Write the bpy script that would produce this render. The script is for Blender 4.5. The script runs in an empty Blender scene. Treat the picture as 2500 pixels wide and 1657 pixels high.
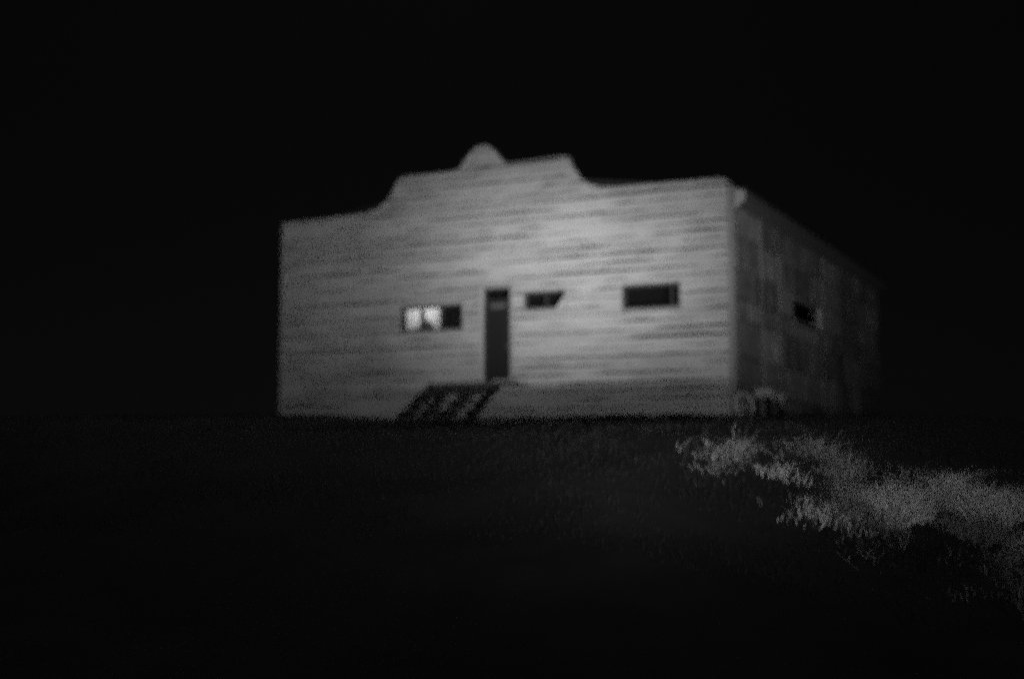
import bpy, math, random
import numpy as np
from mathutils import Vector, Matrix, noise

random.seed(7)
rng = np.random.default_rng(11)
S = 1.2
sc = bpy.context.scene
COL = sc.collection

# ------------------------------------------------------------------ camera
CAM = Vector((9.788, -32.61, -1.40))
FWD = Vector((-0.43837, 0.89879, 0.0))
RGT = Vector((0.89879, 0.43837, 0.0))
cd = bpy.data.cameras.new('camera')
cam = bpy.data.objects.new('camera', cd); COL.objects.link(cam)
cam.location = CAM
PITCH = math.radians(5.753)
look = FWD * math.cos(PITCH) + Vector((0, 0, math.sin(PITCH)))
cam.rotation_euler = look.to_track_quat('-Z', 'Y').to_euler()
cd.lens = 48.1; cd.sensor_width = 36; cd.clip_start = 0.05; cd.clip_end = 3000
cd.dof.use_dof = True                      # the photograph is out of focus
cd.dof.focus_distance = 9.0
cd.dof.aperture_fstop = 0.66
cd.dof.aperture_ratio = 1.15
cd.dof.aperture_blades = 0
sc.camera = cam

# ------------------------------------------------------------------ night sky, faint added fill light, exposure
w = bpy.data.worlds.new('World'); sc.world = w; w.use_nodes = True
nt = w.node_tree; nt.nodes.clear()
sky = nt.nodes.new('ShaderNodeTexSky'); sky.sky_type = 'NISHITA'; sky.sun_disc = False
sky.sun_elevation = math.radians(40); sky.sun_rotation = math.radians(-30)
bw = nt.nodes.new('ShaderNodeRGBToBW')
bg = nt.nodes.new('ShaderNodeBackground'); bg.inputs['Strength'].default_value = 0.0000155
wo = nt.nodes.new('ShaderNodeOutputWorld')
nt.links.new(sky.outputs[0], bw.inputs[0]); nt.links.new(bw.outputs[0], bg.inputs['Color'])
nt.links.new(bg.outputs[0], wo.inputs['Surface'])

sl = bpy.data.lights.new('fill_moon', 'SUN'); sl.energy = 0.0065; sl.angle = math.radians(0.5)
so = bpy.data.objects.new('fill_moon', sl); COL.objects.link(so)
so.rotation_euler = Vector((0.5 * math.cos(math.radians(40)), -0.866 * math.cos(math.radians(40)), -math.sin(math.radians(40)))).to_track_quat('-Z', 'Y').to_euler()   # unseen, high behind the building, added to lift the dark ground

vs = sc.view_settings
vs.view_transform = 'Standard'; vs.look = 'None'; vs.gamma = 1.0; vs.exposure = 4.0
vs.use_curve_mapping = False
cy = sc.cycles
cy.use_denoising = False                   # high-ISO grain is left in
cy.use_adaptive_sampling = True
cy.adaptive_threshold = 0.06
cy.adaptive_min_samples = 16
cy.max_bounces = 6; cy.transparent_max_bounces = 12
cy.sample_clamp_indirect = 1.0

# the car lamps the photograph was lit by, just behind the camera: a low one whose
# light the bank cuts off at the foot of the wall, and a weaker one at eye height
def headlamp(name, side, dz, aim, energy, sh, sv, rad=0.10):
    """a spot lamp whose beam falls off smoothly, sh / sv degrees wide (one sigma) across and up"""
    ld = bpy.data.lights.new(name, 'SPOT')
    ld.energy = energy; ld.spot_size = math.radians(80); ld.spot_blend = 0.6
    ld.shadow_soft_size = rad
    ld.use_nodes = True
    n = ld.node_tree.nodes; l = ld.node_tree.links
    em = next(q for q in n if q.type == 'EMISSION')
    tc = n.new('ShaderNodeTexCoord'); sx = n.new('ShaderNodeSeparateXYZ'); l.new(tc.outputs['Normal'], sx.inputs[0])
    def mth(op, a, b=None):
        x = n.new('ShaderNodeMath'); x.operation = op
        for i, v in enumerate((a, b)):
            if v is None: continue
            if isinstance(v, (int, float)): x.inputs[i].default_value = v
            else: l.new(v, x.inputs[i])
        return x.outputs[0]
    u = mth('DIVIDE', sx.outputs['X'], sx.outputs['Z']); v = mth('DIVIDE', sx.outputs['Y'], sx.outputs['Z'])
    u = mth('DIVIDE', u, math.tan(math.radians(sh))); v = mth('DIVIDE', v, math.tan(math.radians(sv)))
    r2 = mth('ADD', mth('MULTIPLY', u, u), mth('MULTIPLY', v, v))
    g = mth('POWER', 2.71828, mth('MULTIPLY', r2, -0.5))
    l.new(g, em.inputs['Strength'])
    o = bpy.data.objects.new(name, ld); COL.objects.link(o)
    o.location = CAM - FWD * 1.6 + RGT * side + Vector((0, 0, dz))
    o.rotation_euler = (Vector(aim) - o.location).to_track_quat('-Z', 'Y').to_euler()
headlamp('headlamp', 0.9, -1.35, (-4.6, 0, 4.1), 2050, 3.9, 2.95)
headlamp('spot_lamp', 2.2, -0.18, (-6.2, 0, 4.5), 540, 16.5, 5.3, 0.25)

# ------------------------------------------------------------------ materials
def mat(name, c, rough=0.8, var=0.0, nscale=(1, 1, 1), namp=0.0, bump=0.0, bscale=30.0, spec=0.3, coord='Object', stain_light=0.0):
    m = bpy.data.materials.new(name); m.use_nodes = True
    n = m.node_tree.nodes; l = m.node_tree.links
    b = n['Principled BSDF']
    b.inputs['Roughness'].default_value = rough
    b.inputs['Specular IOR Level'].default_value = spec
    oi = n.new('ShaderNodeObjectInfo')
    tc = n.new('ShaderNodeTexCoord'); mp = n.new('ShaderNodeMapping')
    mp.inputs['Scale'].default_value = nscale
    l.new(tc.outputs[coord], mp.inputs['Vector'])
    nz = n.new('ShaderNodeTexNoise'); nz.inputs['Scale'].default_value = 1.0; nz.inputs['Detail'].default_value = 5
    nz.inputs['Roughness'].default_value = 0.62
    l.new(mp.outputs[0], nz.inputs['Vector'])
    def math_(op, a, bb):
        x = n.new('ShaderNodeMath'); x.operation = op
        for i, v in enumerate((a, bb)):
            if isinstance(v, (int, float)): x.inputs[i].default_value = v
            else: l.new(v, x.inputs[i])
        return x.outputs[0]
    f1 = math_('MULTIPLY_ADD', oi.outputs['Random'], var); f1.node.inputs[2].default_value = 1 - var / 2
    f2 = math_('MULTIPLY_ADD', nz.outputs['Fac'], namp * 2); f2.node.inputs[2].default_value = 1 - namp
    v = math_('MULTIPLY', f1, f2)
    if stain_light:
        n2 = n.new('ShaderNodeTexNoise'); n2.inputs['Scale'].default_value = 0.45; n2.inputs['Detail'].default_value = 3
        l.new(tc.outputs[coord], n2.inputs['Vector'])
        f3 = math_('MULTIPLY_ADD', n2.outputs['Fac'], stain_light * 2); f3.node.inputs[2].default_value = 1 - stain_light
        v = math_('MULTIPLY', v, f3)
    v = math_('MULTIPLY', v, c)
    cl = n.new('ShaderNodeClamp'); cl.inputs['Min'].default_value = 0.004; cl.inputs['Max'].default_value = 0.8
    l.new(v, cl.inputs['Value'])
    l.new(cl.outputs[0], b.inputs['Base Color'])
    if bump:
        nb = n.new('ShaderNodeTexNoise'); nb.inputs['Scale'].default_value = bscale; nb.inputs['Detail'].default_value = 4
        mp2 = n.new('ShaderNodeMapping'); mp2.inputs['Scale'].default_value = (0.15, 1, 1)
        l.new(tc.outputs[coord], mp2.inputs['Vector']); l.new(mp2.outputs[0], nb.inputs['Vector'])
        bp = n.new('ShaderNodeBump'); bp.inputs['Strength'].default_value = bump; bp.inputs['Distance'].default_value = 0.01
        l.new(nb.outputs['Fac'], bp.inputs['Height']); l.new(bp.outputs[0], b.inputs['Normal'])
    return m

M = {}
M['siding'] = mat('painted_siding', 0.74, 0.6, 0.2, (1.3, 1, 10.0), 0.45, 0.4, 40, 0.25, 'Object', 0.36)  # broad blotches: part weathering, part mottled lamp light painted into the siding
M['trim'] = mat('weathered_trim', 0.42, 0.7, 0.15, (2, 2, 0.6), 0.25, 0.3, 30)
M['dark_trim'] = mat('dark_window_frame', 0.07, 0.6, 0.2, (3, 3, 3), 0.2)
M['sheath'] = mat('sheathing', 0.05, 0.9)
M['door'] = mat('dark_door_paint', 0.032, 0.55, 0, (6, 6, 1), 0.3, 0.2)
M['metal'] = mat('dull_metal', 0.3, 0.4)
M['inside'] = mat('dark_interior', 0.035, 0.95)
M['panel'] = mat('patchwork_panel', 0.48, 0.75, 0.85, (2.2, 2.2, 2.2), 0.8, 0.5, 14, 0.25, 'Object', 0.4)
M['batten'] = mat('side_batten', 0.3, 0.8, 0.4, (4, 4, 0.7), 0.3)
M['roof'] = mat('roof_felt', 0.05, 0.9)
M['stairwood'] = mat('dark_stair_timber', 0.035, 0.8, 0.3, (4, 1, 4), 0.4, 0.4)
M['palewood'] = mat('pale_worn_board', 0.66, 0.7, 0.2, (4, 4, 4), 0.25)
M['rubber'] = mat('dusty_rubber', 0.75, 0.85, 0, (5, 5, 5), 0.4)
M['greywood'] = mat('grey_bench_wood', 0.7, 0.8, 0.3, (6, 1, 6), 0.4, 0.4)
M['ground'] = mat('dark_earth', 0.038, 0.95, 0, (0.9, 0.9, 0.9), 0.55, 0.8, 9, 0.1, 'Object', 0.4)
M['grass'] = mat('short_dark_grass', 0.03, 0.85, 0, (1.2, 1.2, 1.2), 0.5)
M['straw'] = mat('dry_straw', 0.36, 0.8, 0.3, (1.6, 1.6, 1.6), 0.9)
M['palestraw'] = mat('pale_straw', 0.95, 0.8, 0.2, (3, 3, 3), 0.5)
M['treadwood'] = mat('worn_tread_wood', 0.28, 0.8, 0.6, (6, 1, 6), 0.5)
M['seam'] = mat('pale_seam_strip', 0.6, 0.7, 0.3, (3, 3, 3), 0.3)
M['notice'] = mat('faded_paper', 0.2, 0.8, 0, (20, 20, 20), 0.4)
gm = bpy.data.materials.new('window_glass'); gm.use_nodes = True
n = gm.node_tree.nodes; l = gm.node_tree.links; n.clear()
tr = n.new('ShaderNodeBsdfTransparent'); tr.inputs[0].default_value = (.86, .86, .86, 1)
gl = n.new('ShaderNodeBsdfGlossy'); gl.inputs['Roughness'].default_value = 0.05
fr = n.new('ShaderNodeFresnel'); fr.inputs[0].default_value = 1.5
mx = n.new('ShaderNodeMixShader'); ou = n.new('ShaderNodeOutputMaterial')
l.new(fr.outputs[0], mx.inputs[0]); l.new(tr.outputs[0], mx.inputs[1]); l.new(gl.outputs[0], mx.inputs[2]); l.new(mx.outputs[0], ou.inputs[0])
M['glass'] = gm
cm = bpy.data.materials.new('thin_curtain'); cm.use_nodes = True
n = cm.node_tree.nodes; l = cm.node_tree.links; n.clear()
df = n.new('ShaderNodeBsdfDiffuse'); df.inputs[0].default_value = (.75, .75, .75, 1)
tl = n.new('ShaderNodeBsdfTranslucent'); tl.inputs[0].default_value = (.8, .8, .8, 1)
mx = n.new('ShaderNodeMixShader'); mx.inputs[0].default_value = 0.6; ou = n.new('ShaderNodeOutputMaterial')
l.new(df.outputs[0], mx.inputs[1]); l.new(tl.outputs[0], mx.inputs[2]); l.new(mx.outputs[0], ou.inputs[0])
M['curtain'] = cm

# ------------------------------------------------------------------ helpers
class MB:
    def __init__(s): s.v = []; s.f = []
    def quad(s, a, b, c, d):
        i = len(s.v); s.v += [a, b, c, d]; s.f.append((i, i + 1, i + 2, i + 3))
    def hexa(s, p):               # p: 8 points, bottom ring then top ring
        i = len(s.v); s.v += [tuple(q) for q in p]
        for q in ((0, 3, 2, 1), (4, 5, 6, 7), (0, 1, 5, 4), (1, 2, 6, 5), (2, 3, 7, 6), (3, 0, 4, 7)):
            s.f.append(tuple(i + k for k in q))
    def box(s, x0, x1, y0, y1, z0, z1, rot=None, piv=None):
        p = [Vector(q) for q in ((x0, y0, z0), (x1, y0, z0), (x1, y1, z0), (x0, y1, z0), (x0, y0, z1), (x1, y0, z1), (x1, y1, z1), (x0, y1, z1))]
        if rot is not None:
            c = Vector(piv) if piv else Vector(((x0 + x1) / 2, (y0 + y1) / 2, (z0 + z1) / 2))
            p = [rot @ (q - c) + c for q in p]
        s.hexa(p)
    def bar(s, a, b, wdt, hgt, up=(0, 0, 1)):
        a = Vector(a); b = Vector(b); d = (b - a).normalized(); sd = d.cross(Vector(up)).normalized(); u = sd.cross(d)
        o = [(-1, -1), (1, -1), (1, 1), (-1, 1)]
        s.hexa([a + sd * (i * wdt / 2) + u * (j * hgt / 2) for i, j in o] + [b + sd * (i * wdt / 2) + u * (j * hgt / 2) for i, j in o])
    def build(s, name, m, parent=None, loc=None):
        me = bpy.data.meshes.new(name); me.from_pydata([tuple(q) for q in s.v], [], s.f); me.update()
        if m is not None: me.materials.append(m)
        o = bpy.data.objects.new(name, me); COL.objects.link(o)
        if loc is not None: o.location = loc
        if parent is not None: o.parent = parent
        return o

def empty(name, loc=(0, 0, 0), parent=None):
    o = bpy.data.objects.new(name, None); COL.objects.link(o); o.location = loc
    if parent: o.parent = parent
    return o
def tag(o, label, cat, group=None):
    o['label'] = label; o['category'] = cat
    if group: o['group'] = group

def sm(t):
    t = max(0.0, min(1.0, t)); return t * t * (3 - 2 * t)

# ------------------------------------------------------------------ ground: a bank in front of the building
def H0(x, y):
    v = -y
    # from the building forward: nearly level yard, crest about 14 m out, bank down to the road side
    if v < 0: z = -0.05
    elif v < 14: z = -0.05 - 0.60 * (v / 14) ** 1.15
    else:
        z = -0.65 - 2.75 * sm((v - 14) / 14)
    # the bank gets lower on the right
    z -= 0.8 * sm((x - 4.3) / 4.5) * sm((v + 2) / 12) * (1 - 0.6 * sm((v - 18) / 8))
    # a little higher on the left
    z += 0.3 * sm((-x - 3) / 5) * sm(v / 10) * (1 - sm((v - 15) / 8))
    return z
def H(x, y):
    z = H0(x, y)
    r = math.hypot(x - 9.8, y + 32.6)
    a = 0.06 * sm((-y - 3) / 6)
    if r > 200: a = 0
    z += a * (noise.noise((x * 0.35, y * 0.35, 0.3)) + 0.5 * noise.noise((x * 0.9, y * 0.9, 4.3)))
    return z

def axis(lo, hi, flo, fhi, step, grow=1.35):
    a = list(np.arange(flo, fhi + 1e-6, step)); s = step
    while a[-1] < hi: s *= grow; a.append(a[-1] + s)
    s = step
    while a[0] > lo: s *= grow; a.insert(0, a[0] - s)
    return a
xs = axis(-1200, 1200, -22, 20, 0.35); ys = axis(-1200, 1200, -36, 4, 0.35)
g = MB()
g.v = [(x, y, H(x, y)) for y in ys for x in xs]
nx = len(xs)
g.f = [(j * nx + i, j * nx + i + 1, (j + 1) * nx + i + 1, (j + 1) * nx + i) for j in range(len(ys) - 1) for i in range(nx - 1)]
gro = g.build('ground', M['ground']); gro['kind'] = 'structure'
for p in gro.data.polygons: p.use_smooth = True

# ------------------------------------------------------------------ the building
OUT = [(-11.31, 4.97), (-8.9, 5.0), (-8.62, 5.08), (-8.40, 5.21), (-8.24, 5.38), (-8.12, 5.6), (-8.03, 5.73), (-7.9, 5.79), (-6.56, 5.78), (-6.4, 5.85),
       (-6.27, 6.02), (-6.14, 6.17), (-6.0, 6.28), (-5.82, 6.32), (-5.65, 6.28), (-5.5, 6.15), (-5.38, 5.98), (-5.25, 5.86), (-5.1, 5.82), (-3.85, 5.85),
       (-3.70, 5.83), (-3.59, 5.58), (-3.44, 5.34), (-3.22, 5.17), (-2.95, 5.08), (-2.60, 5.04), (-0.35, 5.02), (-0.15, 4.99), (0.0, 4.88)]
OUT = [(a * S, b * S) for a, b in OUT]
X0 = OUT[0][0]
def top(u):
    for (a, za), (b, zb) in zip(OUT, OUT[1:]):
        if a <= u <= b: return za + (zb - za) * (u - a) / (b - a)
    return OUT[0][1] if u < OUT[0][0] else OUT[-1][1]
def R(x0, x1, z0, z1): return (x0 * S, x1 * S, z0 * S, z1 * S)
W1 = R(-7.92, -6.34, 2.17, 2.74)      # left window
W2 = R(-4.76, -3.80, 2.52, 2.90)      # middle window
W3 = R(-2.44, -1.17, 2.40, 2.91)      # right window
DR = R(-5.78, -5.13, 0.96, 3.06)      # door with transom
OPEN = [W1, W2, W3, DR]

def strip_mesh(u0, u1, z0, z1, yfun, yback, low=None):
    bp = {u0, u1}
    if low:                       # a warped lower edge: short cells
        k_ = max(2, int((u1 - u0) / .25)); bp |= {u0 + (u1 - u0) * i / k_ for i in range(k_ + 1)}
    for (a, b, c, d) in OPEN:
        if d > z0 and c < z1:
            for q in (a, b):
                if u0 < q < u1: bp.add(q)
    if z1 > 5.8:
        for a, _ in OUT:
            if u0 < a < u1: bp.add(a)
    bp = sorted(bp); bp = [q for i, q in enumerate(bp) if i == 0 or q - bp[i - 1] > 1e-4]; mb = MB()
    for a, b in zip(bp, bp[1:]):
        m = (a + b) / 2
        iv = [(z0, z1)]
        for (p, q, c, d) in OPEN:
            if p <= m <= q:
                nv = []
                for (s0, s1) in iv:
                    if c > s0: nv.append((s0, min(s1, c)))
                    if d < s1: nv.append((max(s0, d), s1))
                iv = [(s, t) for s, t in nv if t - s > 0.004]
        ta, tb = top(a), top(b)
        for s0, s1 in iv:
            ea, eb = min(s1, ta), min(s1, tb)
            if max(ea, eb) <= s0 + 0.003: continue
            ea, eb = max(ea, s0 + 0.001), max(eb, s0 + 0.001)
            la, lb = (s0 + low(a), s0 + low(b)) if low and s0 == z0 else (s0, s0)
            ea, eb = max(ea, la + .001), max(eb, lb + .001)
            mb.hexa([(a, yfun(la), la), (b, yfun(lb), lb), (b, yback, lb), (a, yback, la),
                     (a, yfun(ea), ea), (b, yfun(eb), eb), (b, yback, eb), (a, yback, ea)])
    return mb

def strip_pieces(mb):
    """the connected pieces of a strip mesh (a board cut by an opening is two boards)"""
    n = len(mb.v) // 8; g = []
    for i in range(n):
        p = mb.v[i * 8:i * 8 + 8]; a, b, z0, z1 = p[0][0], p[1][0], min(p[0][2], p[1][2]), max(p[4][2], p[5][2])
        hit = [q for q in g if any((abs(a - t[1]) < 1e-5 or abs(b - t[0]) < 1e-5) and min(z1, t[3]) - max(z0, t[2]) > 1e-3 for t in q[1])]
        new = [[i], [(a, b, z0, z1)]]
        for q in hit: new[0] += q[0]; new[1] += q[1]; g.remove(q)
        g.append(new)
    out = []
    for ids, _ in g:
        m = MB()
        for i in ids: m.hexa(mb.v[i * 8:i * 8 + 8])
        out.append(m)
    return out

bld = empty('false_front_building', (0, 0, 0))
tag(bld, 'pale clapboard building with a stepped curved false front, lit in the dark', 'building')
fw = strip_mesh(X0, -0.001, -0.4, 8.0, lambda z: 0.002, 0.12).build('front_wall', M['sheath'], bld)
PITCHB = 0.22
z = -0.08; k = 0
while z < 7.7:
    z1 = z + PITCHB
    u = X0 + 0.03; e = -0.10 * S
    js = [u]
    while js[-1] < e - 3.2:
        js.append(js[-1] + random.uniform(5.5, 11.0))
    js = [q for q in js if q < e - 1.0] + [e]
    for a, b in zip(js, js[1:]):
        t = random.uniform(-.003, .004)
        mb = strip_mesh(a + 0.003, b - 0.003, z, z1 - 0.002,
                        lambda q, z=z, t=t: -(0.010 + 0.024 * max(0, (z + PITCHB - q) / PITCHB)) - t - 0.002, 0.0,
                        lambda q, k=k: max(.004, .033 + .055 * (noise.noise((q * .5, k * 3.7, 5.5)) + .8 * noise.noise((q * 2.0, k * 5.1, 1.5)))))
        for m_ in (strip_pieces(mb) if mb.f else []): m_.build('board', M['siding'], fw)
    z = z1; k += 1
# corner boards
def corner_board(x0, x1, zt):
    mb = MB(); mb.box(x0, x1, -0.055, 0.10, -0.1, zt); return mb.build('corner_board', M['trim'], bld)
corner_board(-0.115 * S, 0.03, 4.86 * S)
corner_board(X0 - 0.03, X0 + 0.09, 4.93 * S)
# coping along the curved top
mb = MB()
for (a, za), (b, zb) in zip(OUT, OUT[1:]):
    mb.hexa([(a, -0.07, za + .002), (b, -0.07, zb + .002), (b, 0.16, zb + .002), (a, 0.16, za + .002),
             (a, -0.07, za + 0.04), (b, -0.07, zb + 0.04), (b, 0.16, zb + 0.04), (a, 0.16, za + 0.04)])
mb.build('coping', M['trim'], bld)

DEEP = 18.0; EAVE = 4.74 * S
# plain walls, roof, inner floor
def part(name, m, *boxes, parent=bld):
    q = MB()
    for b in boxes: q.box(*b)
    return q.build(name, m, parent)
SW = R(4.75, 7.2, 2.56, 3.04)           # opening in the side wall (y range, z range)
side = part('side_wall', M['sheath'], (-0.14, 0.0, 0.125, SW[0], -0.4, EAVE), (-0.14, 0.0, SW[1], DEEP, -0.4, EAVE),
            (-0.14, 0.0, SW[0], SW[1], -0.4, SW[2]), (-0.14, 0.0, SW[0], SW[1], SW[3], EAVE))
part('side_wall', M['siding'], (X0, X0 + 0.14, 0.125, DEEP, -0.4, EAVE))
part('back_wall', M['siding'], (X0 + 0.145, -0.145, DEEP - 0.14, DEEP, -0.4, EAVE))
q = MB(); xm = X0 / 2
for (xa, za, xb, zb) in ((X0 - 0.3, EAVE + 0.02, xm, 6.7), (xm, 6.7, 0.33, EAVE + 0.02)):
    q.hexa([(xa, 0.13, za), (xb, 0.13, zb), (xb, DEEP + .3, zb), (xa, DEEP + .3, za), (xa, 0.13, za + .09), (xb, 0.13, zb + .09), (xb, DEEP + .3, zb + .09), (xa, DEEP + .3, za + .09)])
roof = q.build('roof', M['roof'], bld)
part('floor', M['inside'], (X0 + .15, -.15, .125, DEEP - .15, .95, 1.05))
part('partition', M['inside'], (X0 + .15, -.15, 2.6, 2.7, 1.055, 5.6))
# boxed eave with a slanting underside, its end lit beyond the front
q = MB()
y0, y1 = 0.13, DEEP
sec = [(0.004, EAVE - 0.34), (0.30, EAVE - 0.22), (0.32, EAVE + 0.015), (0.004, EAVE + 0.015)]
i0 = 0
q.v = [(x, y0, zz) for x, zz in sec] + [(x, y1, zz) for x, zz in sec]
q.f = [(0, 1, 2, 3), (7, 6, 5, 4)] + [(j, j + 4, (j + 1) % 4 + 4, (j + 1) % 4) for j in range(4)]
q.build('eave', M['batten'], roof)
q = MB(); q.v = [(0.034, 0.10, EAVE - 0.40), (0.30, 0.10, EAVE - .20), (0.27, 0.10, EAVE + .03), (0.034, 0.10, EAVE + 0.10)] 
q.v += [(a, 0.127, c) for a, b, c in q.v]
q.f = [(0, 1, 2, 3), (7, 6, 5, 4)] + [(j, j + 4, (j + 1) % 4 + 4, (j + 1) % 4) for j in range(4)]
q.build('eave_end', M['palewood'], roof)

# side wall: patchwork of sheets, each a piece of its own
rows = [-0.1, 0.75, 1.62, 2.55, 3.07, 3.84, 4.66, EAVE - 0.02]
cols0 = [0.135, 1.35, 2.5, 3.95, 5.4]
for ri, (za, zb) in enumerate(zip(rows, rows[1:])):
    ya = 0.135
    cols = [ya]
    while cols[-1] < DEEP - 0.6:
        cols.append(cols[-1] + random.choice((0.95, 1.2, 1.25, 1.6, 2.3)) * random.uniform(.92, 1.08))
    cols[-1] = DEEP
    for a, b in zip(cols, cols[1:]):
        pieces = [(a, b, za, zb)]
        if zb > SW[2] - .05 and za < SW[3] + .05 and b > SW[0] - .08 and a < SW[1] + .08:
            pieces = []
            if a < SW[0] - .12: pieces.append((a, SW[0] - .085, za, zb))
            if b > SW[1] + .12: pieces.append((SW[1] + .085, b, za, zb))
            ma, mb_ = max(a, SW[0] - .08), min(b, SW[1] + .08)
            if mb_ - ma > .05:
                if SW[2] - .085 > za + .05: pieces.append((ma, mb_, za, SW[2] - .085))
                if zb > SW[3] + .135: pieces.append((ma, mb_, SW[3] + .085, zb))
        for (pa, pb, pz, pt) in pieces:
            if pb - pa < .06 or pt - pz < .05: continue
            mb = MB(); th = random.uniform(.012, .022); o1 = random.uniform(0, .028); o2 = random.uniform(0, .012)
            g_ = .018
            j = lambda: random.uniform(-.012, .004)
            mb.hexa([(0.003, pa + g_, pz + g_), (th + o1, pa + g_ + j(), pz + g_ + j()), (th + o2, pb - g_, pz + g_ + j()), (0.003, pb - g_, pz + g_),
                     (0.003, pa + g_, pt - g_), (th + o2 * .5, pa + g_, pt - g_), (th, pb - g_, pt - g_ + j()), (0.003, pb - g_, pt - g_)])
            mb.build('panel', M['panel'], side)
for yb, wd in ((0.2, .10), (2.35, .07), (4.02, .10), (5.45, .06), (9.2, .1), (12.6, .1)):
    mb = MB(); mb.box(0.0525, 0.065, yb - wd / 2, yb + wd / 2, 0.0, EAVE - 0.30); mb.build('batten', M['seam'] if yb in (2.35, 4.02, 9.2) else M['batten'], side)
for ya, yb, zz in ((.3, 1.5, 2.88), (1.6, 3.9, 2.9), (.4, 2.2, 3.86), (2.5, 5.3, 3.83), (.3, 1.3, 4.67), (4.2, 7.5, 4.66), (3.0, 3.9, 1.64), (6.0, 9.0, 2.5)):
    mb = MB(); mb.box(0.0525, 0.066, ya, yb, zz - .03, zz + .03, Matrix.Rotation(random.uniform(-.01, .01), 3, 'X')); mb.build('seam_strip', M['seam'], side)
# side window
def casing(parent, boxes, m, name='casing'):
    for b in boxes:
        mb = MB(); mb.box(*b); mb.build(name, m, parent)
sw = part('window', M['dark_trim'], (-0.075, -0.02, SW[0] + .002, SW[0] + .06, SW[2] + .002, SW[3] - .002), (-0.075, -0.02, SW[1] - .06, SW[1] - .002, SW[2] + .002, SW[3] - .002),
          (-0.075, -0.02, SW[0] + .06, SW[1] - .06, SW[2] + .002, SW[2] + .05), (-0.075, -0.02, SW[0] + .06, SW[1] - .06, SW[3] - .05, SW[3] - .002))
casing(sw, [(0.004, 0.11, SW[1] + .002, SW[1] + .083, SW[2] - .08, SW[3] + .08), (0.004, 0.03, SW[0] - .083, SW[0] - .002, SW[2] - .08, SW[3] + .08),
            (0.004, 0.06, SW[0], SW[1], SW[3] + .002, SW[3] + .08)], M['palewood'])
casing(sw, [(0.004, 0.10, SW[0], SW[1], SW[2] - .08, SW[2] - .002)], M['trim'], 'sill')
casing(sw, [(-0.05, -0.045, SW[0] + .06, SW[1] - .06, SW[2] + .05, SW[3] - .05)], M['glass'], 'pane')

# front windows
def front_window(o, bars, label=None):
    x0, x1, z0, z1 = o
    f = .055
    wdw = part('window', M['dark_trim'], (x0 + .002, x0 + f, 0.03, 0.10, z0 + .002, z1 - .002), (x1 - f, x1 - .002, 0.03, 0.10, z0 + .002, z1 - .002),
               (x0 + f, x1 - f, 0.03, 0.10, z0 + .002, z0 + f), (x0 + f, x1 - f, 0.03, 0.10, z1 - f, z1 - .002))
    if label: wdw['label'] = label
    xs_ = [x0 + f] + list(bars) + [x1 - f]
    for b in bars: casing(wdw, [(b - .03, b + .03, 0.035, 0.095, z0 + f, z1 - f)], M['dark_trim'], 'mullion')
    for i, (a, b) in enumerate(zip(xs_, xs_[1:])):
        a2 = a + (.03 if i else 0); b2 = b - (.03 if i < len(xs_) - 2 else 0)
        casing(wdw, [(a2 + .001, b2 - .001, 0.062, 0.068, z0 + f + .001, z1 - f - .001)], M['glass'], 'pane')
    # thin dark outer frame set just proud of the boards
    casing(wdw, [(x0 - .05, x0, -.05, .02, z0 - .04, z1 + .05), (x1, x1 + .05, -.05, .02, z0 - .04, z1 + .05), (x0, x1, -.05, .02, z1, z1 + .05)], M['trim'])
    casing(wdw, [(x0 - .05, x1 + .05, -.075, .02, z0 - .085, z0 - .041), (x0, x1, -.05, .02, z0 - .041, z0 - .001)], M['trim'], 'sill')
    return wdw
w1 = front_window(W1, [-7.44 * S, -6.92 * S], 'dark framed window with two lit curtained panes and one dark pane')
w2 = front_window(W2, [-4.28 * S])
w3 = front_window(W3, [-1.36 * S])
# pale curtain hanging skew in the middle window, built outside the glass to catch light
q = MB()
pts = [(-4.02, 2.51), (-3.79, 2.51), (-3.79, 2.80)]
q.v = [(a * S, -0.052, b * S) for a, b in pts] + [(a * S, -0.03, b * S) for a, b in pts]
q.f = [(0, 1, 2), (5, 4, 3), (0, 3, 4, 1), (1, 4, 5, 2), (2, 5, 3, 0)]
pb = q.build('skew_curtain', M['siding'], w2)
# curtains with pleats, lit by a lamp in an added enclosure behind
def curtain(x0, x1, zb, zt, cut=None):
    N, K = 28, 10; q = MB()
    for i in range(N + 1):
        u = i / N; x = x0 + (x1 - x0) * u
        lo = zb
        if cut: lo = cut(u, zb, zt)
        for j in range(K + 1):
            zz = zt + (lo - zt) * j / K
            q.v.append((x + .006 * math.sin(j * 1.3), 0.17 + 0.022 * math.sin(u * 26 + 1) + 0.012 * math.sin(u * 11 + j * .3), zz))
    for i in range(N):
        for j in range(K):
            a = i * (K + 1) + j; q.f.append((a, a + K + 1, a + K + 2, a + 1))
    o = q.build('curtain', M['curtain'], w1)
    for p in o.data.polygons: p.use_smooth = True
    return o
cz0, cz1 = 2.2 * S, 2.71 * S
curtain(-7.90 * S, -7.47 * S, cz0, cz1, lambda u, b, t: b + (t - b) * (0.10 + 0.5 * max(0, u - .62) ** 1.3 * 2))
curtain(-7.42 * S, -6.95 * S, cz0, cz1, lambda u, b, t: b + (t - b) * (0.45 if u < .28 else max(0.08, 0.45 - (u - .28) * 1.05)))
casing(w1, [(-6.90 * S, -6.36 * S, 0.13, 0.15, 2.19 * S, 2.72 * S)], M['inside'], 'pane_blocker')  # dark sheet added behind the third pane to keep lamp light out
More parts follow.
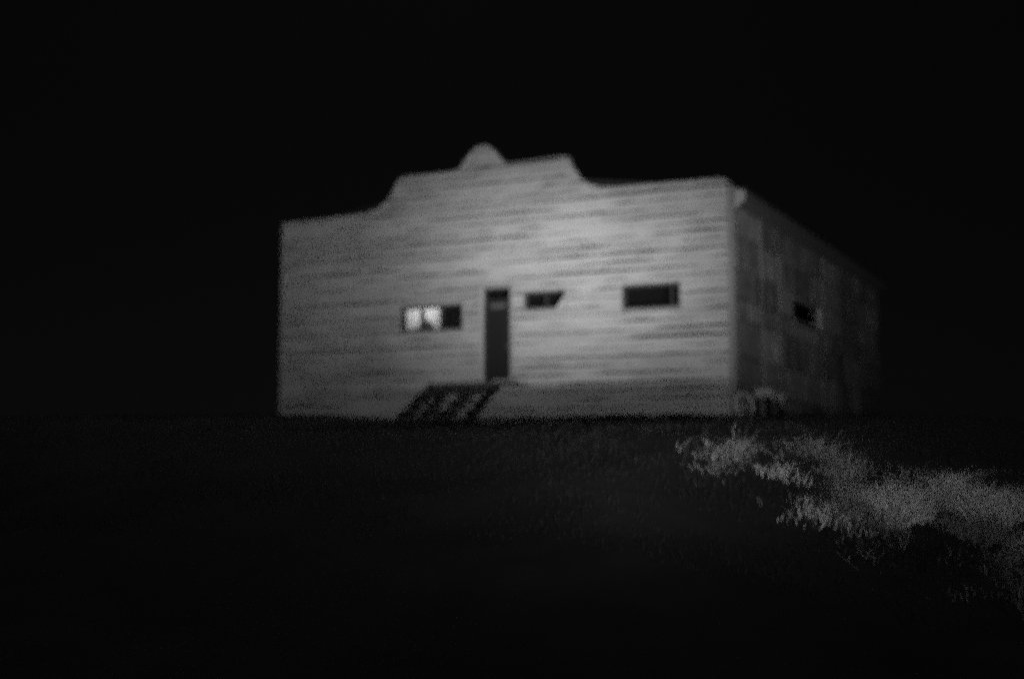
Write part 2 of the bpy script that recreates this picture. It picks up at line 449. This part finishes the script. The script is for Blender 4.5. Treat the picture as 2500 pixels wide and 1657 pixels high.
part('partition', M['inside'], (-8.35 * S, -8.30 * S, .125, 1.6, 1.055, 4.2), (-6.91 * S, -6.88 * S, .155, 1.6, 1.055, 4.2), (-8.30 * S, -6.91 * S, 1.55, 1.6, 1.055, 4.2), (-8.30 * S, -6.91 * S, .13, 1.545, 4.1, 4.15))  # last walls: box added to keep the room lamp from other openings
ld = bpy.data.lights.new('room_lamp', 'POINT'); ld.energy = 4.2; ld.shadow_soft_size = .12
lo = bpy.data.objects.new('room_lamp', ld); COL.objects.link(lo); lo.location = (-7.45 * S, 0.95, 2.95 * S)

# door
x0, x1, z0, z1 = DR
dz = z0 + (z1 - z0) * 0.86
door = part('door', M['door'], (x0 + .06, x1 - .06, 0.055, 0.10, z0 + .03, dz - .04))
for (a, b, c, d) in ((.10, .46, .06, .36), (.54, .90, .06, .36), (.10, .46, .42, .72), (.54, .90, .42, .72), (.10, .90, .78, .95)):
    casing(door, [(x0 + .06 + (x1 - x0 - .12) * a, x0 + .06 + (x1 - x0 - .12) * b, 0.042, 0.0545, z0 + .03 + (dz - z0 - .07) * c, z0 + .03 + (dz - z0 - .07) * d)], M['door'], 'door_panel')
q = MB()
for i in range(8):
    a0, a1 = i * math.pi / 4, (i + 1) * math.pi / 4
    cxx, czz, rr = x1 - .12, z0 + .92, .028
    q.quad((cxx + rr * math.cos(a0), .0, czz + rr * math.sin(a0)), (cxx + rr * math.cos(a1), .0, czz + rr * math.sin(a1)), (cxx + rr * math.cos(a1), .05, czz + rr * math.sin(a1)), (cxx + rr * math.cos(a0), .05, czz + rr * math.sin(a0)))
    q.v.append((cxx, -.006, czz)); ii = len(q.v); q.f.append((ii - 5, ii - 4, ii - 1))
q.build('handle', M['metal'], door)
df_ = part('door_frame', M['dark_trim'], (x0 + .002, x0 + .058, 0.01, .11, z0, z1 - .002), (x1 - .058, x1 - .002, 0.01, .11, z0, z1 - .002), (x0 + .058, x1 - .058, 0.01, .11, z1 - .06, z1 - .002))
casing(df_, [(x0 + .058, x1 - .058, 0.02, .11, dz - .035, dz + .035)], M['dark_trim'], 'transom_bar')
casing(df_, [(x0 + .059, x1 - .059, .055, .062, dz + .036, z1 - .061)], M['glass'], 'pane')
casing(df_, [(x0 - .11, x0, -.065, .005, z0, z1 + .03)], M['palewood'], 'casing')  # paler than the right casing: stronger lamp light on it put into colour
casing(df_, [(x1, x1 + .08, -.06, .005, z0, z1 + .03)], M['trim'], 'casing')
casing(df_, [(x0 - .11, x1 + .08, -.066, .005, z1 + .032, z1 + .11)], M['trim'], 'casing')
mb = MB(); mb.box(x0 + .17, x1 - .17, .036, .0415, dz - .19, dz - .09); nb_ = mb.build('notice', M['notice'], door)

# ------------------------------------------------------------------ wooden steps in front of the door
st = empty('wooden_steps', (-6.6, -1.5, H(-6.6, -1.5)))
tag(st, 'dark wooden steps with slanting side beams leading up to the door', 'steps')
def sbuild(mb, name, m):
    o = mb.build(name, m, None); o.parent = st; o.matrix_parent_inverse = Matrix.Translation(-st.location); return o
LX0, LX1, LZ, LY = -8.02, -5.98, 1.06, -0.95
nb = 6
for i in range(nb):
    a = -0.06 - (-LY - .06) / nb * i; b = -0.06 - (-LY - .06) / nb * (i + 1)
    mb = MB(); mb.box(LX0 - random.uniform(0, .05), LX1 + .32 + random.uniform(0, .06), b + .006, a - .006, LZ - .045, LZ + random.uniform(-.004, .004)); sbuild(mb, 'landing_board', M['stairwood'])  # dark boards run on at the right to stand in for shade
mb = MB(); mb.box(-6.40, -5.76, -0.60, -0.42, LZ + .006, LZ + .085); sbuild(mb, 'threshold_board', M['palewood'])
mb = MB(); mb.box(LX0, LX1, LY - .005, LY - .05, LZ - .22, LZ - .047); sbuild(mb, 'landing_beam', M['stairwood'])
for x, y in ((LX0 + .1, -.8),):
    mb = MB(); mb.box(x - .06, x + .06, y - .06, y + .06, -.35, LZ - .05); sbuild(mb, 'post', M['stairwood'])
RUN = 1.75; NT = 5
def stp(t): return LY - .05 - RUN * t, LZ - .02 - (LZ + .12) * t
for x in (LX0 + .06, -7.40, -6.72, LX1 - .06):
    a = stp(0); b = stp(1.02); thick = .21 if x in (LX0 + .06, -6.72) else .12
    mb = MB(); mb.bar((x, a[0], a[1] - thick * .55), (x, b[0], b[1] - thick * .2), .07, thick); sbuild(mb, 'stringer', M['stairwood'])
for i in range(NT):
    yy, zz = stp((i + .62) / (NT + .2))
    mb = MB(); mb.box(LX0 + .10, LX1 - .10, yy - .15, yy + .15, zz + .06, zz + .10, Matrix.Rotation(random.uniform(-.02, .02), 3, 'Y')); sbuild(mb, 'tread', M['treadwood'])

# ------------------------------------------------------------------ wheel and bench by the corner
wx, wy = 0.22, -0.05
wz = H(wx, wy)
wh = empty('old_wheel', (wx, wy, wz))
tag(wh, 'old round wheel leaning beside the right corner of the building', 'wheel')
def ring(R0, r, seg, sub, sq=1.0):
    q = MB()
    for i in range(seg):
        a = 2 * math.pi * i / seg
        for j in range(sub):
            b = 2 * math.pi * j / sub
            rr = R0 + r * math.cos(b)
            q.v.append((rr * math.cos(a), r * sq * math.sin(b), rr * math.sin(a)))
    for i in range(seg):
        for j in range(sub):
            q.f.append((i * sub + j, ((i + 1) % seg) * sub + j, ((i + 1) % seg) * sub + (j + 1) % sub, i * sub + (j + 1) % sub))
    return q
WR = .40
rotw = Matrix.Rotation(math.radians(70), 4, 'Z') @ Matrix.Rotation(math.radians(-11), 4, 'X')
def wb(q, name, m):
    o = q.build(name, m, wh); o.matrix_local = Matrix.Translation((0, 0, WR - .02)) @ rotw
    for p in o.data.polygons: p.use_smooth = True
    return o
wb(ring(WR - .07, .07, 36, 10, .95), 'tyre', M['rubber'])
wb(ring(WR - .145, .022, 32, 6, 2.0), 'rim', M['metal'])
q = MB()
for i in range(5):
    a = 2 * math.pi * i / 5 + .3
    q.bar((0, 0, 0), (.24 * math.cos(a), 0, .24 * math.sin(a)), .05, .03, (0, 1, 0))
wb(q, 'spokes', M['rubber'])

be = empty('low_bench', (0.4, 1.9, H(0.4, 1.9)))
tag(be, 'low wooden bench with angled brackets against the dark side wall', 'bench')
def bb(q, name, m=M['greywood']):
    o = q.build(name, m, be); o.matrix_parent_inverse = Matrix.Translation(-be.location); return o
BX0, BX1, BY0, BY1, BZ = 0.13, 0.6, 1.15, 2.65, 0.84
for i in range(3):
    a = BX0 + (BX1 - BX0) / 3 * i
    q = MB(); q.box(a + .006, a + (BX1 - BX0) / 3 - .006, BY0 + random.uniform(-.06, .06), BY1 + random.uniform(-.08, .08), BZ - .09, BZ); bb(q, 'seat_board')
for y in (BY0 + .12, BY1 - .15):
    q = MB(); q.box(BX0 + .02, BX1 - .02, y - .035, y + .035, BZ - .2, BZ - .092); bb(q, 'crosspiece')
    for x in (BX0 + .08, BX1 - .08):
        q = MB(); q.box(x - .04, x + .04, y - .034, y + .034, -.35, BZ - .202); bb(q, 'leg', M['stairwood'])
        q = MB(); q.bar((x, y + .03, BZ - .46), (x, y + (.3 if y < 1.9 else -.3), BZ - .13), .05, .07, (1, 0, 0)); bb(q, 'bracket')

# ------------------------------------------------------------------ grass and dry brush
def blades(name, pts, hts, wid, m, lean=.35, bend=.5):
    n = len(pts); hts = np.asarray(hts)
    ang = rng.uniform(0, 2 * np.pi, n); la = rng.uniform(0, 2 * np.pi, n); ll = rng.uniform(0, lean, n) * hts
    sx, sy = np.cos(ang) * wid / 2, np.sin(ang) * wid / 2
    P = np.asarray(pts)
    lx, ly = np.cos(la) * ll, np.sin(la) * ll
    V = np.empty((n, 5, 3))
    V[:, 0] = P + np.stack([-sx, -sy, np.zeros(n) - .02], 1); V[:, 1] = P + np.stack([sx, sy, np.zeros(n) - .02], 1)
    mid = P + np.stack([lx * .4, ly * .4, hts * .6], 1)
    V[:, 2] = mid + np.stack([sx, sy, np.zeros(n)], 1) * .8; V[:, 3] = mid - np.stack([sx, sy, np.zeros(n)], 1) * .8
    V[:, 4] = P + np.stack([lx * (1 + bend), ly * (1 + bend), hts * (1 - .25 * rng.random(n))], 1)
    me = bpy.data.meshes.new(name)
    me.vertices.add(n * 5); me.vertices.foreach_set('co', V.ravel())
    b = np.arange(n)[:, None] * 5
    loops = np.concatenate([b + np.array([[0, 1, 2, 3]]), b + np.array([[3, 2, 4]])], 1).ravel()
    me.loops.add(n * 7); me.loops.foreach_set('vertex_index', loops.astype(np.int32))
    me.polygons.add(n * 2)
    stt = (np.arange(n)[:, None] * 7 + np.array([[0, 4]])).ravel()
    me.polygons.foreach_set('loop_start', stt.astype(np.int32))
    me.update(calc_edges=True); me.validate()
    me.materials.append(m)
    o = bpy.data.objects.new(name, me); COL.objects.link(o)
    return o

pts, hs = [], []
for _ in range(110000):
    x = random.uniform(-16, 9); y = random.uniform(-21, -0.4)
    if y > -9 and random.random() < .35: continue
    d = noise.noise((x * .8, y * .8, 9))
    if random.random() > .55 + d: continue
    if -8.6 < x < -5.6 and y > -3: continue
    pts.append((x, y, H(x, y))); hs.append(random.uniform(.03, .08) * (1 + .6 * max(0, d)))
for _ in range(9000):                       # taller weeds along the foot of the wall
    x = random.uniform(-14.2, .6); y = -.15 - abs(random.gauss(0, .55))
    d = noise.noise((x * .9, y * .9, 15))
    if random.random() > .35 + d or (-8.2 < x < -5.8 and y > -3.0): continue
    pts.append((x, y, H(x, y))); hs.append(random.uniform(.08, .26) * (.8 + d))
o = blades('grass', pts, hs, .009, M['grass']); o['kind'] = 'stuff'
o['label'] = 'short dark grass on the bank below the building'; o['category'] = 'grass'

def brush_density(x, y):
    n1 = noise.noise((y * .45, x * .2, 1)); n2 = noise.noise((x * .5, y * .5, 21))
    left = (x - (4.4 + .8 * n1)) / 3.0                     # ragged left end
    low = (y - (-19.5 - (x - 5.5) * .45 + 1.0 * n2)) / 2.6   # foot of the bank
    e = sm(left) * sm(low) * sm((-15.9 - y) / 1.4)
    cl = .0 + 1.5 * noise.noise((x * 1.1, y * .8, 2)) + 1.5 * noise.noise((x * 2.6, y * 2.0, 7))
    return e * max(.0, min(1.0, .26 + .55 * cl)), cl
pts, hs = [], []
while len(pts) < 30000:
    x = random.uniform(3.8, 14); y = random.uniform(-25, -11.5)
    d, c = brush_density(x, y)
    if random.random() > d: continue
    pts.append((x, y, H(x, y)))
    hs.append(random.uniform(.06, .18) * (.6 + .6 * max(0, c)) * (2.0 if random.random() < .12 else 1.0))
o = blades('dry_brush', pts, hs, .007, M['straw'], 2.4, 1.0); o['kind'] = 'stuff'
o['label'] = 'tangled pale dry grass on the bank at the right'; o['category'] = 'dry grass'

def tussock(px, y, nb, h, sp, label):
    x = px; base = (x, y, H(x, y))
    P = []; hh = []
    for _ in range(nb):
        a = random.uniform(0, 6.283); r = sp * random.random() ** .8 * (1 + .3 * math.sin(a * 3 + x * 7))
        xx, yy = x + r * math.cos(a), y + r * math.sin(a)
        P.append((xx, yy, H(xx, yy))); hh.append(h * random.uniform(.5, 1.0) * max(.3, 1 - .4 * (r / sp) ** 2))
    o = blades('dry_tussock', P, hh, .011, M['palestraw'], 1.8, 1.0)
    tag(o, label, 'grass tuft', 'pale tussocks standing out of the dry grass')
for x, y, n_, h_, r_, lab in (
        (7.14, -18.20, 1500, .46, .30, 'brightest pale grass tuft in the middle of the dry brush'),
        (7.98, -17.55, 1200, .44, .36, 'broad pale grass tuft near the right edge of the picture'),
        (7.50, -16.85, 300, .36, .20, 'small pale grass tuft on the crest, right of the brightest tuft'),
        (5.86, -17.80, 80, .20, .34, 'low pale grass tuft nearest the building corner'),
        (6.55, -18.90, 150, .24, .42, 'thin pale grass tuft just below and left of the brightest tuft'),
        (8.55, -18.60, 200, .30, .30, 'pale grass tuft low on the bank at the far right')):
    tussock(x, y, n_, h_, r_, lab)
